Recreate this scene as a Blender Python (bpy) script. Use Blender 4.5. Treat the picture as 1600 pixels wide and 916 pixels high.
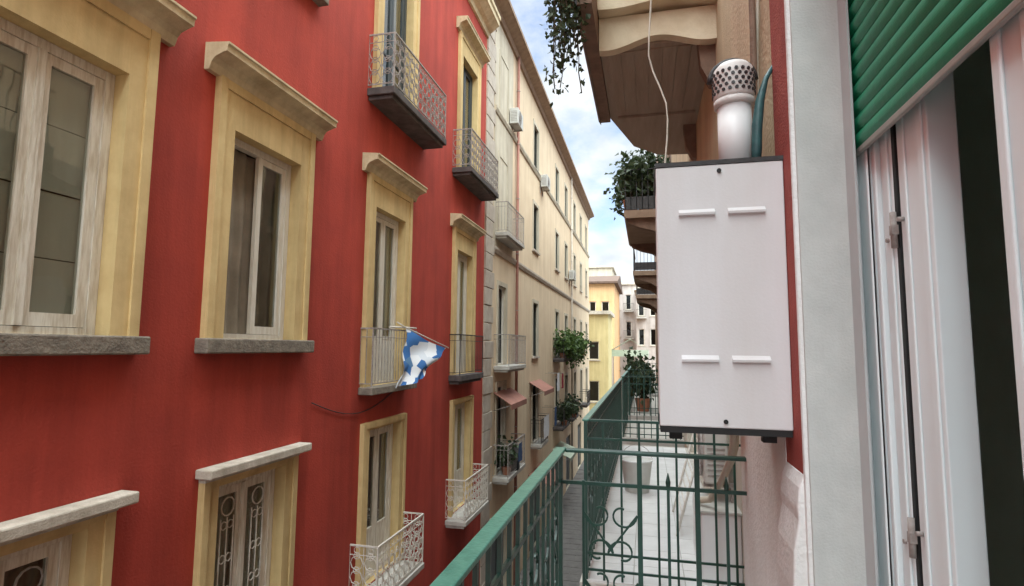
import bpy, math, random
from mathutils import Vector
random.seed(7)
scene = bpy.context.scene
for o in list(bpy.data.objects): bpy.data.objects.remove(o)
COL = scene.collection
PI = math.pi
R = math.radians
ZC = 8.0          # eye height above the street; all coordinates below are relative to the eye level

# ------------------------------------------------------------------ camera
cam = bpy.data.cameras.new('camera')
camera = bpy.data.objects.new('camera', cam); COL.objects.link(camera)
cam.sensor_width = 36.0; cam.lens = 36.0 * 870 / 1600
cam.clip_start = 0.05; cam.clip_end = 3000
from mathutils import Matrix
camera.matrix_world = (Matrix.Translation((0, 0, ZC)) @ Matrix.Rotation(R(13.555), 4, 'Z') @
                       Matrix.Rotation(R(90 + 5.591), 4, 'X') @ Matrix.Rotation(R(0.5), 4, 'Z'))
scene.camera = camera
scene.render.resolution_x = 1024; scene.render.resolution_y = 586

# ------------------------------------------------------------------ sky and sun
SUN_EL, SUN_AZ = R(74), R(178)      # azimuth from +Y towards +X
world = bpy.data.worlds.new('World'); scene.world = world; world.use_nodes = True
wt = world.node_tree; wt.nodes.clear()
def wn(t, **k):
    n = wt.nodes.new(t)
    for a, v in k.items(): setattr(n, a, v)
    return n
sky = wn('ShaderNodeTexSky', sky_type='NISHITA', sun_disc=False, sun_elevation=SUN_EL, sun_rotation=SUN_AZ)
tc = wn('ShaderNodeTexCoord'); sep = wn('ShaderNodeSeparateXYZ')
addz = wn('ShaderNodeMath', operation='ADD'); addz.inputs[1].default_value = 0.35
absz = wn('ShaderNodeMath', operation='ABSOLUTE')
dx = wn('ShaderNodeMath', operation='DIVIDE'); dy = wn('ShaderNodeMath', operation='DIVIDE')
comb = wn('ShaderNodeCombineXYZ')
n1 = wn('ShaderNodeTexNoise'); n1.inputs['Scale'].default_value = 3.4; n1.inputs['Detail'].default_value = 9; n1.inputs['Roughness'].default_value = .6
ramp = wn('ShaderNodeValToRGB'); ramp.color_ramp.elements[0].position = .33; ramp.color_ramp.elements[1].position = .57
n2 = wn('ShaderNodeTexNoise'); n2.inputs['Scale'].default_value = 6.0; n2.inputs['Detail'].default_value = 5
cr2 = wn('ShaderNodeValToRGB')
cr2.color_ramp.elements[0].position = .3; cr2.color_ramp.elements[0].color = (2.9, 3.2, 3.45, 1)
cr2.color_ramp.elements[1].position = .62; cr2.color_ramp.elements[1].color = (4.2, 4.3, 4.35, 1)
mix = wn('ShaderNodeMix', data_type='RGBA')
bg = wn('ShaderNodeBackground'); bg.inputs['Strength'].default_value = 0.06
out = wn('ShaderNodeOutputWorld')
L = wt.links.new
L(tc.outputs['Generated'], sep.inputs[0]); L(sep.outputs[2], absz.inputs[0]); L(absz.outputs[0], addz.inputs[0])
L(sep.outputs[0], dx.inputs[0]); L(addz.outputs[0], dx.inputs[1]); L(sep.outputs[1], dy.inputs[0]); L(addz.outputs[0], dy.inputs[1])
L(dx.outputs[0], comb.inputs[0]); L(dy.outputs[0], comb.inputs[1])
L(comb.outputs[0], n1.inputs['Vector']); L(comb.outputs[0], n2.inputs['Vector'])
L(n1.outputs['Fac'], ramp.inputs[0]); L(n2.outputs['Fac'], cr2.inputs[0])
L(ramp.outputs[0], mix.inputs[0]); L(sky.outputs[0], mix.inputs[6]); L(cr2.outputs[0], mix.inputs[7])
L(mix.outputs[2], bg.inputs[0]); L(bg.outputs[0], out.inputs[0])

sl = bpy.data.lights.new('sun', 'SUN'); sl.energy = 3.0; sl.angle = R(110); sl.color = (.88, .985, .985)
sun = bpy.data.objects.new('sun', sl); COL.objects.link(sun)
sd = Vector((math.sin(SUN_AZ) * math.cos(SUN_EL), math.cos(SUN_AZ) * math.cos(SUN_EL), math.sin(SUN_EL)))
sun.rotation_euler = sd.to_track_quat('Z', 'Y').to_euler(); sun.location = (0, 0, 40)

vs = scene.view_settings
vs.view_transform = 'Standard'; vs.look = 'None'; vs.exposure = 2.25; vs.gamma = 1.0; vs.use_curve_mapping = False
scene.render.engine = 'CYCLES'
scene.cycles.max_bounces = 8; scene.cycles.diffuse_bounces = 5

# ------------------------------------------------------------------ materials
MATS = {}
def nodes_of(name):
    m = bpy.data.materials.new(name); m.use_nodes = True
    MATS[name] = m
    nt = m.node_tree
    return m, nt, nt.nodes['Principled BSDF']
def surf(name, col, col2=None, scale=6.0, rough=.8, bump=.15, bscale=60, stain=0, metal=0, spec=.4, stretch=(1, 1, 1), pos=(.35, .7), hsv=0):
    """plain procedural surface: two tones through noise, optional vertical streak stains, fine bump"""
    m, nt, b = nodes_of(name)
    N = nt.nodes.new; K = nt.links.new
    t = N('ShaderNodeTexCoord'); mp = N('ShaderNodeMapping'); mp.inputs['Scale'].default_value = stretch
    g = N('ShaderNodeNewGeometry')
    K(g.outputs['Position'], mp.inputs['Vector'])
    no = N('ShaderNodeTexNoise'); no.inputs['Scale'].default_value = scale; no.inputs['Detail'].default_value = 7; no.inputs['Roughness'].default_value = .62
    K(mp.outputs[0], no.inputs['Vector'])
    r = N('ShaderNodeValToRGB'); r.color_ramp.elements[0].position, r.color_ramp.elements[1].position = pos
    c2 = col2 or tuple(c * .75 for c in col)
    r.color_ramp.elements[0].color = (*c2, 1); r.color_ramp.elements[1].color = (*col, 1)
    K(no.outputs['Fac'], r.inputs[0]); src = r.outputs[0]
    if stain:
        mp2 = N('ShaderNodeMapping'); mp2.inputs['Scale'].default_value = (1.6, 1.6, .14)
        K(g.outputs['Position'], mp2.inputs['Vector'])
        n2 = N('ShaderNodeTexNoise'); n2.inputs['Scale'].default_value = 1.7; n2.inputs['Detail'].default_value = 8; n2.inputs['Roughness'].default_value = .65
        K(mp2.outputs[0], n2.inputs['Vector'])
        r2 = N('ShaderNodeValToRGB'); r2.color_ramp.elements[0].position = .34; r2.color_ramp.elements[1].position = .62
        s = 1 - stain
        r2.color_ramp.elements[0].color = (s, s * .97, s * .94, 1); r2.color_ramp.elements[1].color = (1, 1, 1, 1)
        K(n2.outputs['Fac'], r2.inputs[0])
        mx = N('ShaderNodeMix'); mx.data_type = 'RGBA'; mx.blend_type = 'MULTIPLY'; mx.inputs[0].default_value = 1
        K(src, mx.inputs[6]); K(r2.outputs[0], mx.inputs[7]); src = mx.outputs[2]
    K(src, b.inputs['Base Color'])
    b.inputs['Roughness'].default_value = rough; b.inputs['Metallic'].default_value = metal
    b.inputs['Specular IOR Level'].default_value = spec
    if bump:
        n3 = N('ShaderNodeTexNoise'); n3.inputs['Scale'].default_value = bscale; n3.inputs['Detail'].default_value = 4
        K(mp.outputs[0], n3.inputs['Vector'])
        bp = N('ShaderNodeBump'); bp.inputs['Strength'].default_value = bump; bp.inputs['Distance'].default_value = .02
        K(n3.outputs['Fac'], bp.inputs['Height']); K(bp.outputs[0], b.inputs['Normal'])
    return m
surf('red', (.50, .064, .040), (.40, .050, .034), scale=1.3, stain=.28, bump=.25, bscale=45)
surf('red_stone', (.36, .07, .05), (.27, .045, .035), scale=9, bump=.3, bscale=140)
surf('ochre', (.76, .58, .29), (.66, .48, .23), scale=4, stain=.28, bump=.15)
surf('ochre_pale', (.76, .64, .42), (.60, .48, .30), scale=6, stain=.32, bump=.15)
surf('cornice_grey', (.72, .66, .57), (.50, .44, .36), scale=8, stain=.25, bump=.3)
surf('old_wood', (.78, .74, .65), (.56, .49, .39), scale=5, stretch=(6, 6, .6), bump=.3, bscale=20, pos=(.36, .58))
surf('wood_white', (.78, .75, .68), (.64, .58, .49), scale=5, stretch=(5, 5, .7), bump=.2, bscale=20)
surf('stone_dark', (.30, .26, .21), (.16, .135, .11), scale=9, bump=.5, bscale=40)
surf('slab_dark', (.12, .10, .095), (.06, .05, .05), scale=5, bump=.3)
surf('slab_light', (.52, .50, .46), (.40, .37, .33), scale=5, bump=.3)
surf('cream', (.76, .61, .43), (.69, .54, .37), scale=1.1, stain=.12, bump=.25, bscale=40)
surf('cream_pale', (.64, .58, .46), (.54, .47, .36), scale=1.4, stain=.25, bump=.25, bscale=40)
surf('quoin', (.56, .50, .42), (.42, .35, .29), scale=3.5, bump=.4)
surf('brown_eave', (.33, .23, .16), (.23, .15, .10), scale=4)
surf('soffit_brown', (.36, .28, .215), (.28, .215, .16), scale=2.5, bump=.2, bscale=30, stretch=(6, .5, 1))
surf('brick_trim', (.24, .15, .105), (.16, .10, .07), scale=8)
surf('beam_cream', (.72, .62, .46), (.58, .47, .32), scale=4, bump=.2)
surf('beige', (.66, .53, .36), (.56, .44, .29), scale=1.5, stain=.25, bump=.3)
surf('beige_white', (.70, .66, .58), (.60, .56, .48), scale=2, stain=.15, bump=.2)
surf('plaster_white', (.83, .84, .83), (.76, .755, .735), scale=3, stain=.16, bump=.25)
surf('reveal', (.60, .615, .59), (.50, .52, .50), scale=7, stain=.12, bump=.14, bscale=150)
surf('pvc', (.79, .87, .88), (.76, .84, .85), scale=3, rough=.35, bump=0, spec=.5)
surf('pvc_grey', (.50, .52, .52), (.45, .47, .47), scale=3, rough=.4, bump=0)
surf('cabinet_white', (.72, .715, .725), (.68, .675, .68), scale=2.2, stain=.09, rough=.55, bump=.04, bscale=120)
surf('black_rubber', (.018, .018, .018), (.012, .012, .012), rough=.6, bump=0)
surf('shutter_green', (.012, .25, .125), (.008, .21, .105), scale=10, rough=.42, bump=.05, spec=.5)
surf('alu', (.42, .41, .37), (.33, .32, .29), scale=15, rough=.45, bump=.05, metal=.4)
surf('rail_green', (.007, .055, .037), (.004, .035, .025), scale=14, rough=.36, bump=.1, bscale=90, spec=.6)
surf('handrail_green_skylit', (.07, .22, .165), (.035, .15, .11), scale=22, rough=.3, bump=.1, bscale=80, spec=.6)  # lighter copy of the rail green, sky reflection painted into the colour
surf('iron_grey', (.42, .395, .37), (.24, .20, .18), scale=20, rough=.6, bump=.1)
surf('iron_white', (.74, .71, .66), (.58, .52, .45), scale=20, rough=.5, bump=.1)
surf('iron_dark', (.045, .04, .04), (.025, .022, .022), scale=20, rough=.5, bump=.1)
surf('curtain', (.72, .69, .6), (.6, .57, .5), scale=2, stretch=(1, 3, .3), bump=.1)
surf('curtain_grey', (.72, .70, .61), (.60, .58, .50), scale=2, stretch=(1, 3, .3), bump=.1)
surf('curtain_lilac', (.55, .50, .52), (.46, .41, .43), scale=2, stretch=(1, 3, .3), bump=.1)
surf('curtain_dark', (.32, .27, .21), (.2, .17, .13), scale=2, bump=.1)
surf('room', (.06, .07, .06), (.045, .055, .047), bump=0)  # dark tone painted for the shade inside the window pockets
surf('room_wall', (.62, .72, .64), (.56, .66, .58), bump=0)
surf('door_dark', (.06, .075, .08), (.035, .045, .05), rough=.4, scale=5, stretch=(4, 4, .5), bump=.1)
surf('shutter_wood', (.055, .06, .05), (.035, .04, .032), scale=5, bump=.1)
surf('white_plastic', (.78, .785, .78), (.74, .745, .74), rough=.4, bump=.02)
surf('plastic_cap', (.68, .65, .62), (.60, .57, .54), rough=.5, scale=20, bump=.05)
surf('hose_teal', (.035, .12, .12), (.02, .06, .065), rough=.45, scale=14, bump=.1)
surf('pipe_beige', (.58, .53, .43), (.5, .45, .36), rough=.6, bump=.1)
surf('cord', (.66, .62, .53), (.56, .52, .43), rough=.9, bump=.2, bscale=300)
surf('ac_white', (.58, .57, .54), (.48, .47, .43), rough=.5, bump=.05)
surf('tile_floor', (.66, .65, .64), (.55, .54, .53), scale=4, rough=.5, bump=.1)
surf('paving', (.16, .145, .135), (.10, .09, .085), scale=3, rough=.75, bump=.4, bscale=25)
surf('terracotta', (.36, .15, .085), (.26, .10, .055), scale=8, bump=.2)
surf('roof_brown', (.15, .09, .065), (.09, .055, .04), scale=3, bump=.5, bscale=12)
surf('orange_wall', (.76, .46, .24), (.66, .39, .19), scale=.8, stain=.2, bump=.2)
surf('yellow_wall', (.72, .60, .31), (.62, .51, .25), scale=.8, stain=.2, bump=.2)
surf('grey_pink', (.56, .49, .45), (.44, .38, .35), scale=.8, stain=.25, bump=.2)
surf('brown_wall', (.30, .19, .14), (.22, .135, .10), scale=.8, stain=.25, bump=.2)
surf('awning_green', (.45, .50, .40), (.36, .41, .32), scale=2, bump=.1)
surf('awning_red', (.35, .16, .12), (.27, .12, .09), scale=2, bump=.1)
surf('earth', (.05, .035, .025), (.03, .02, .015))
surf('bark', (.10, .075, .05), (.06, .045, .03), scale=20)
surf('laundry_white', (.72, .72, .74), (.62, .62, .64), bump=.1)
surf('laundry_red', (.30, .03, .05), (.22, .02, .035), bump=.1)
surf('laundry_blue', (.06, .10, .20), (.04, .07, .14), bump=.1)
surf('dark_cloth', (.03, .032, .036), (.02, .021, .025), bump=.1)

def leaf_mat(name, c1, c2):
    m, nt, b = nodes_of(name); N = nt.nodes.new; K = nt.links.new
    g = N('ShaderNodeNewGeometry'); r = N('ShaderNodeValToRGB')
    r.color_ramp.elements[0].color = (*c1, 1); r.color_ramp.elements[1].color = (*c2, 1)
    K(g.outputs['Random Per Island'], r.inputs[0]); K(r.outputs[0], b.inputs['Base Color'])
    b.inputs['Roughness'].default_value = .55
    tr = N('ShaderNodeBsdfTranslucent'); K(r.outputs[0], tr.inputs[0])
    mx = N('ShaderNodeMixShader'); mx.inputs[0].default_value = .3
    K(b.outputs[0], mx.inputs[1]); K(tr.outputs[0], mx.inputs[2]); K(mx.outputs[0], nt.nodes['Material Output'].inputs[0])
leaf_mat('leaf_dark', (.02, .035, .014), (.07, .10, .045))
leaf_mat('leaf_green', (.03, .065, .015), (.12, .19, .05))

def glass_mat(name, ior=.06, tint=(.8, .82, .8), rough=.02):
    m, nt, b = nodes_of(name); N = nt.nodes.new; K = nt.links.new
    nt.nodes.remove(b)
    lw = N('ShaderNodeLayerWeight'); lw.inputs[0].default_value = .5
    pw = N('ShaderNodeMath'); pw.operation = 'POWER'; pw.inputs[1].default_value = 4.0; K(lw.outputs['Facing'], pw.inputs[0])
    f = N('ShaderNodeMath'); f.operation = 'MULTIPLY_ADD'; f.inputs[1].default_value = .85; f.inputs[2].default_value = ior; K(pw.outputs[0], f.inputs[0])
    t = N('ShaderNodeBsdfTransparent'); t.inputs[0].default_value = (*tint, 1)
    gl = N('ShaderNodeBsdfGlossy'); gl.inputs['Roughness'].default_value = rough
    no = N('ShaderNodeTexNoise'); no.inputs['Scale'].default_value = 1.3; ge = N('ShaderNodeNewGeometry'); K(ge.outputs['Position'], no.inputs['Vector'])
    bp = N('ShaderNodeBump'); bp.inputs['Strength'].default_value = .06; bp.inputs['Distance'].default_value = .1
    K(no.outputs['Fac'], bp.inputs['Height']); K(bp.outputs[0], gl.inputs['Normal'])
    mx = N('ShaderNodeMixShader'); K(f.outputs[0], mx.inputs[0]); K(t.outputs[0], mx.inputs[1]); K(gl.outputs[0], mx.inputs[2])
    K(mx.outputs[0], nt.nodes['Material Output'].inputs[0])
glass_mat('glass', .09)
glass_mat('glass_dark', .05, (.16, .19, .17))

def flag_mat():
    m, nt, b = nodes_of('flag_cloth'); N = nt.nodes.new; K = nt.links.new
    t = N('ShaderNodeTexCoord'); v = N('ShaderNodeTexVoronoi'); v.inputs['Scale'].default_value = 5.6; v.inputs['Randomness'].default_value = .9
    K(t.outputs['Object'], v.inputs['Vector'])
    s = N('ShaderNodeSeparateColor'); K(v.outputs['Color'], s.inputs[0])
    r = N('ShaderNodeValToRGB'); r.color_ramp.interpolation = 'CONSTANT'
    e = r.color_ramp.elements; e[0].position = 0; e[0].color = (.045, .16, .42, 1); e[1].position = .38; e[1].color = (.78, .80, .84, 1)
    x = e.new(.66); x.color = (.10, .22, .40, 1); x = e.new(.8); x.color = (.66, .70, .76, 1)
    K(s.outputs[0], r.inputs[0]); K(r.outputs[0], b.inputs['Base Color']); b.inputs['Roughness'].default_value = .8
flag_mat()

# ------------------------------------------------------------------ mesh building
ORG = {}
class MB:
    def __init__(s): s.v = []; s.f = []; s.mi = []; s.cur = 0; s.smooth = []
    def m(s, i): s.cur = i; return s
    def face(s, idx, sm=False): s.f.append(idx); s.mi.append(s.cur); s.smooth.append(sm)
    def poly(s, pts, sm=False):
        n = len(s.v); s.v += [tuple(p) for p in pts]; s.face(list(range(n, n + len(pts))), sm); return s
    def box(s, x0, x1, y0, y1, z0, z1):
        if x0 > x1: x0, x1 = x1, x0
        if y0 > y1: y0, y1 = y1, y0
        if z0 > z1: z0, z1 = z1, z0
        n = len(s.v)
        s.v += [(x0, y0, z0), (x1, y0, z0), (x1, y1, z0), (x0, y1, z0), (x0, y0, z1), (x1, y0, z1), (x1, y1, z1), (x0, y1, z1)]
        for q in ((0, 3, 2, 1), (4, 5, 6, 7), (0, 1, 5, 4), (1, 2, 6, 5), (2, 3, 7, 6), (3, 0, 4, 7)): s.face([n + i for i in q])
        return s
    def prism(s, prof, a0, a1, axis='y'):
        """profile of 2d points swept along an axis. axis y: (x,z); axis z: (x,y); axis x: (y,z)"""
        def P(p, a):
            return (p[0], a, p[1]) if axis == 'y' else ((p[0], p[1], a) if axis == 'z' else (a, p[0], p[1]))
        n = len(s.v); k = len(prof)
        s.v += [P(p, a0) for p in prof] + [P(p, a1) for p in prof]
        for i in range(k):
            j = (i + 1) % k; s.face([n + i, n + j, n + k + j, n + k + i])
        s.face([n + i for i in range(k)][::-1]); s.face([n + k + i for i in range(k)])
        return s
    def tube(s, path, r, seg=6, closed=False, sm=True, cap=True):
        P = [Vector(p) for p in path]; k = len(P); n = len(s.v)
        rr = r if isinstance(r, (list, tuple)) else [r] * k
        for i, p in enumerate(P):
            a = P[(i - 1) % k] if (i or closed) else p; b = P[(i + 1) % k] if (i < k - 1 or closed) else p
            t = (b - a).normalized()
            u = t.cross(Vector((0, 0, 1)))
            if u.length < .05: u = t.cross(Vector((1, 0, 0)))
            u.normalize(); w = t.cross(u).normalized()
            for q in range(seg):
                an = 2 * PI * q / seg + PI / 4
                s.v.append(tuple(p + (u * math.cos(an) + w * math.sin(an)) * rr[i]))
        for i in range(k if closed else k - 1):
            j = (i + 1) % k
            for q in range(seg):
                q2 = (q + 1) % seg
                s.face([n + i * seg + q, n + i * seg + q2, n + j * seg + q2, n + j * seg + q], sm)
        if not closed and cap:
            s.face([n + q for q in range(seg)][::-1]); s.face([n + (k - 1) * seg + q for q in range(seg)])
        return s
    def ring(s, c, r, t, plane='yz', n=10, a0=0, a1=2 * PI, seg=4):
        full = abs(a1 - a0) >= 2 * PI - 1e-4
        k = n if full else n + 1
        pts = []
        for i in range(k):
            a = a0 + (a1 - a0) * i / n
            ca, sa = r * math.cos(a), r * math.sin(a)
            pts.append((c[0], c[1] + ca, c[2] + sa) if plane == 'yz' else ((c[0] + ca, c[1], c[2] + sa) if plane == 'xz' else (c[0] + ca, c[1] + sa, c[2])))
        return s.tube(pts, t, seg, closed=full, sm=False)
    def mesh(s, name, mats, org):
        me = bpy.data.meshes.new(name)
        me.from_pydata([(v[0] - org[0], v[1] - org[1], v[2] - org[2]) for v in s.v], [], s.f)
        for m in mats: me.materials.append(MATS[m])
        me.polygons.foreach_set('material_index', s.mi); me.polygons.foreach_set('use_smooth', s.smooth)
        me.update()
        import bmesh
        bm = bmesh.new(); bm.from_mesh(me); bmesh.ops.recalc_face_normals(bm, faces=bm.faces); bm.to_mesh(me); bm.free()
        return me
    def build(s, name, mats, parent=None, bevel=0, kind=None):
        if isinstance(mats, str): mats = [mats]
        xs, ys, zs = zip(*s.v)
        org = ((min(xs) + max(xs)) / 2, (min(ys) + max(ys)) / 2, min(zs))
        o = bpy.data.objects.new(name, s.mesh(name, mats, org)); COL.objects.link(o)
        place(o, org, parent)
        if bevel:
            b = o.modifiers.new('bevel', 'BEVEL'); b.width = bevel; b.segments = 2; b.limit_method = 'ANGLE'; b.angle_limit = R(40)
        if kind: o['kind'] = kind
        return o
def place(o, org, parent):
    ORG[o.name] = org
    if parent:
        o.parent = parent; p = ORG[parent.name]
        o.location = (org[0] - p[0], org[1] - p[1], org[2] - p[2])
    else:
        o.location = (org[0], org[1], org[2] + ZC)
def put(name, me, org, parent, rot=None):
    o = bpy.data.objects.new(name, me); COL.objects.link(o); place(o, org, parent)
    if rot: o.rotation_euler = rot
    return o
def tag(o, label, cat, group=None):
    o['label'] = label; o['category'] = cat
    if group: o['group'] = group
    return o
def thing(name, label, cat, loc, group=None):
    o = bpy.data.objects.new(name, None); COL.objects.link(o); place(o, loc, None)
    o.empty_display_size = .1
    return tag(o, label, cat, group)
def structure(o): o['kind'] = 'structure'; return o
def box(x0, x1, y0, y1, z0, z1): return MB().box(x0, x1, y0, y1, z0, z1)

def wall_with_holes(x, y0, y1, z0, z1, holes, depth, sgn, back):
    """facade in the plane x; holes = (ya, yb, za, zb); sgn = +1 the street is on the +x side. Holes become closed pockets; material 0 wall, 1 pocket"""
    b = MB()
    ys = sorted({y0, y1, *[h[0] for h in holes], *[h[1] for h in holes]})
    zs = sorted({z0, z1, *[h[2] for h in holes], *[h[3] for h in holes]})
    def inside(y, z): return any(h[0] < y < h[1] and h[2] < z < h[3] for h in holes)
    for i in range(len(ys) - 1):
        for j in range(len(zs) - 1):
            if inside((ys[i] + ys[i + 1]) / 2, (zs[j] + zs[j + 1]) / 2): continue
            b.m(0).poly([(x, ys[i], zs[j]), (x, ys[i + 1], zs[j]), (x, ys[i + 1], zs[j + 1]), (x, ys[i], zs[j + 1])])
    for (ya, yb, za, zb) in holes:
        d = x - sgn * depth
        b.m(2)
        b.poly([(x, ya, za), (d, ya, za), (d, ya, zb), (x, ya, zb)]); b.poly([(x, yb, za), (d, yb, za), (d, yb, zb), (x, yb, zb)])
        b.poly([(x, ya, za), (x, yb, za), (d, yb, za), (d, ya, za)]); b.poly([(x, ya, zb), (x, yb, zb), (d, yb, zb), (d, ya, zb)])
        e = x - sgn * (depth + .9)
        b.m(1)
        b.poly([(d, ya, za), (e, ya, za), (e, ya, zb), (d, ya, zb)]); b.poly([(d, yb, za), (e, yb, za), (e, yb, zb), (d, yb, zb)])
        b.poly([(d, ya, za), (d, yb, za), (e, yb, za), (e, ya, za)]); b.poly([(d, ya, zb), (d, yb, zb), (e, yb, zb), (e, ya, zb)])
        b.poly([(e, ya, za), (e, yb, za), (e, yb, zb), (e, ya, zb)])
    # sides, back and top so that the building is solid
    b.m(0)
    for yy in (y0, y1): b.poly([(x, yy, z0), (back, yy, z0), (back, yy, z1), (x, yy, z1)])
    b.poly([(back, y0, z0), (back, y1, z0), (back, y1, z1), (back, y0, z1)])
    b.poly([(x, y0, z1), (x, y1, z1), (back, y1, z1), (back, y0, z1)])
    return b
def fabric(x, ya, yb, za, zb, folds=7, amp=.025, nz=6):
    b = MB(); n = folds * 6; row = []
    for j in range(nz + 1):
        for i in range(n + 1):
            u = i / n; z = zb + (za - zb) * j / nz
            b.v.append((x + amp * math.sin(u * folds * 2 * PI) * (.5 + .5 * j / nz) + .01 * math.sin(j * 1.7 + u * 9), ya + (yb - ya) * u, z))
    for j in range(nz):
        for i in range(n):
            a = j * (n + 1) + i; b.face([a, a + 1, a + n + 2, a + n + 1], True)
    return b

# ================================================================== SETTING
g = MB()
g.poly([(-150, -150, -8.02), (150, -150, -8.02), (150, 400, -8.02), (-150, 400, -8.02)])
structure(g.build('ground', 'paving'))
street = structure(MB().poly([(-4.5, -12, -8.0), (.6, -12, -8.0), (.6, 110, -8.0), (-4.5, 110, -8.0)]).build('street', 'paving'))
slabm = MB().box(-.41, .41, -.29, .29, 0, .018).mesh('paving_stone', ['paving'], (0, 0, 0))
k = 0
for j in range(38):            # basalt slabs, the stretch that shows between the balconies
    for i in range(4):
        xx = -4.05 + i * .85 + (.42 if j % 2 else 0); yy = 16 + j * .61
        put('paving_stone', slabm, (xx, yy, -8.0 + random.uniform(0, .006)), street)

# ================================================================== RED BUILDING (across the street)
FX = -4.5
red = thing('red_building', 'deep red plastered house with ochre window surrounds and iron balconies', 'building', (FX - 3, 3, -8))
# openings: (column centre, half width, z0, z1, kind)
OP = {}
for nm, c in (('a1', 3.2), ('a2', 5.76)): OP[nm] = (c, .62, .07, 2.40)
for nm, c in (('a3', 9.12), ('a4', 13.36)): OP[nm] = (c, .60, -.66, 2.38)
for nm, c in (('l1', 3.2), ('l2', 5.78)): OP[nm] = (c, .57, -3.4, -1.50)
for nm, c in (('l3', 9.14), ('l4', 13.36)): OP[nm] = (c, .60, -3.9, -1.38)
for nm, c in (('t1', 3.2), ('t2', 5.76)): OP[nm] = (c, .62, 5.0, 7.33)
for nm, c in (('t3', 9.2), ('t4', 13.55)): OP[nm] = (c, .62, 4.32, 7.45)
holes = [(c - h, c + h, a, b) for (c, h, a, b) in OP.values()]
holes += [(2.4, 4.4, -8, -5.2), (8.2, 10.2, -8, -5.2)]
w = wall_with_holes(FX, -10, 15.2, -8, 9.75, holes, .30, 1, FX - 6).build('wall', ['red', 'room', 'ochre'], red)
# crowning cornice
prof = [(FX, 9.2), (FX + .06, 9.2), (FX + .09, 9.32), (FX + .2, 9.38), (FX + .34, 9.5), (FX + .38, 9.52), (FX + .38, 9.66), (FX + .42, 9.7), (FX + .42, 9.8), (FX - .3, 9.8)]
MB().prism(prof, -10, 15.2).build('roof_cornice', 'ochre_pale', red)
for (ya, yb) in ((2.4, 4.4), (8.2, 10.2)):
    rs = box(FX - .22, FX - .18, ya, yb, -8, -5.2).build('shop_shutter', 'iron_grey', red)
    sm_ = MB().box(FX - .18, FX - .165, ya, yb, 0, .1)
    me = sm_.mesh('slat', ['iron_grey'], (FX - .175, (ya + yb) / 2, 0))
    for q in range(23): put('slat', me, (FX - .175, (ya + yb) / 2, -7.95 + q * .12), rs)

def surround(c, h, z0, z1, bw, top, mat, proud=.055):
    """architrave round an opening: two jambs and a head, with a stepped inner band"""
    b = MB(); x1 = FX + proud
    for s in (-1, 1):
        ya, yb = c + s * h, c + s * (h + bw)
        b.box(FX, x1, ya, yb, z0, top)
        b.box(x1, x1 + .022, c + s * (h + bw * .62), c + s * (h + bw - .004), z0, top - .004)
    b.box(FX, x1 - .002, c - h, c + h, z1, top - .002)
    b.box(x1 - .002, x1 + .019, c - h - bw * .6, c + h + bw * .6, top - bw * .40, top - .006)
    return b
def cornice(c, half, z0, z1, proj, base=FX):
    k = z1 - z0
    prof = [(base, z0), (base + .06, z0), (base + .075, z0 + .12 * k), (base + .09, z0 + .3 * k), (base + .13, z0 + .46 * k), (base + proj * .8, z0 + .6 * k),
            (base + proj * .92, z0 + .62 * k), (base + proj * .94, z0 + .84 * k), (base + proj, z0 + .88 * k), (base + proj, z0 + .96 * k), (base, z1 + .02)]
    return MB().prism(prof, c - half, c + half)
def casement(yl, yh, z0, z1, x, st=.085, th=.05, mid=None):
    b = MB()
    b.box(x - th, x, yl, yl + st, z0, z1); b.box(x - th, x, yh - st, yh, z0, z1)
    b.box(x - th, x - .002, yl + st, yh - st, z0, z0 + st * 1.25); b.box(x - th, x - .002, yl + st, yh - st, z1 - st, z1)
    if mid:
        for z in mid: b.box(x - th, x - .002, yl + st, yh - st, z - .025, z + .025)
    return b
def frame_of(c, h, z0, z1, x, t=.09, d=.09, wood='old_wood', parent=None, bottom=True):
    b = MB()
    for s in (-1, 1): b.box(x - d, x, c + s * (h - t), c + s * (h - .003), z0 + .003, z1 - .003)
    b.box(x - d, x - .003, c - h + t, c + h - t, z1 - t, z1 - .003)
    if bottom: b.box(x - d, x - .003, c - h + t, c + h - t, z0 + .003, z0 + .06)
    return b.build('frame', wood, parent)
def pane(x, ya, yb, za, zb, parent, mat='glass'):
    return box(x - .006, x, ya, yb, za, zb).build('pane', mat, parent)

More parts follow.
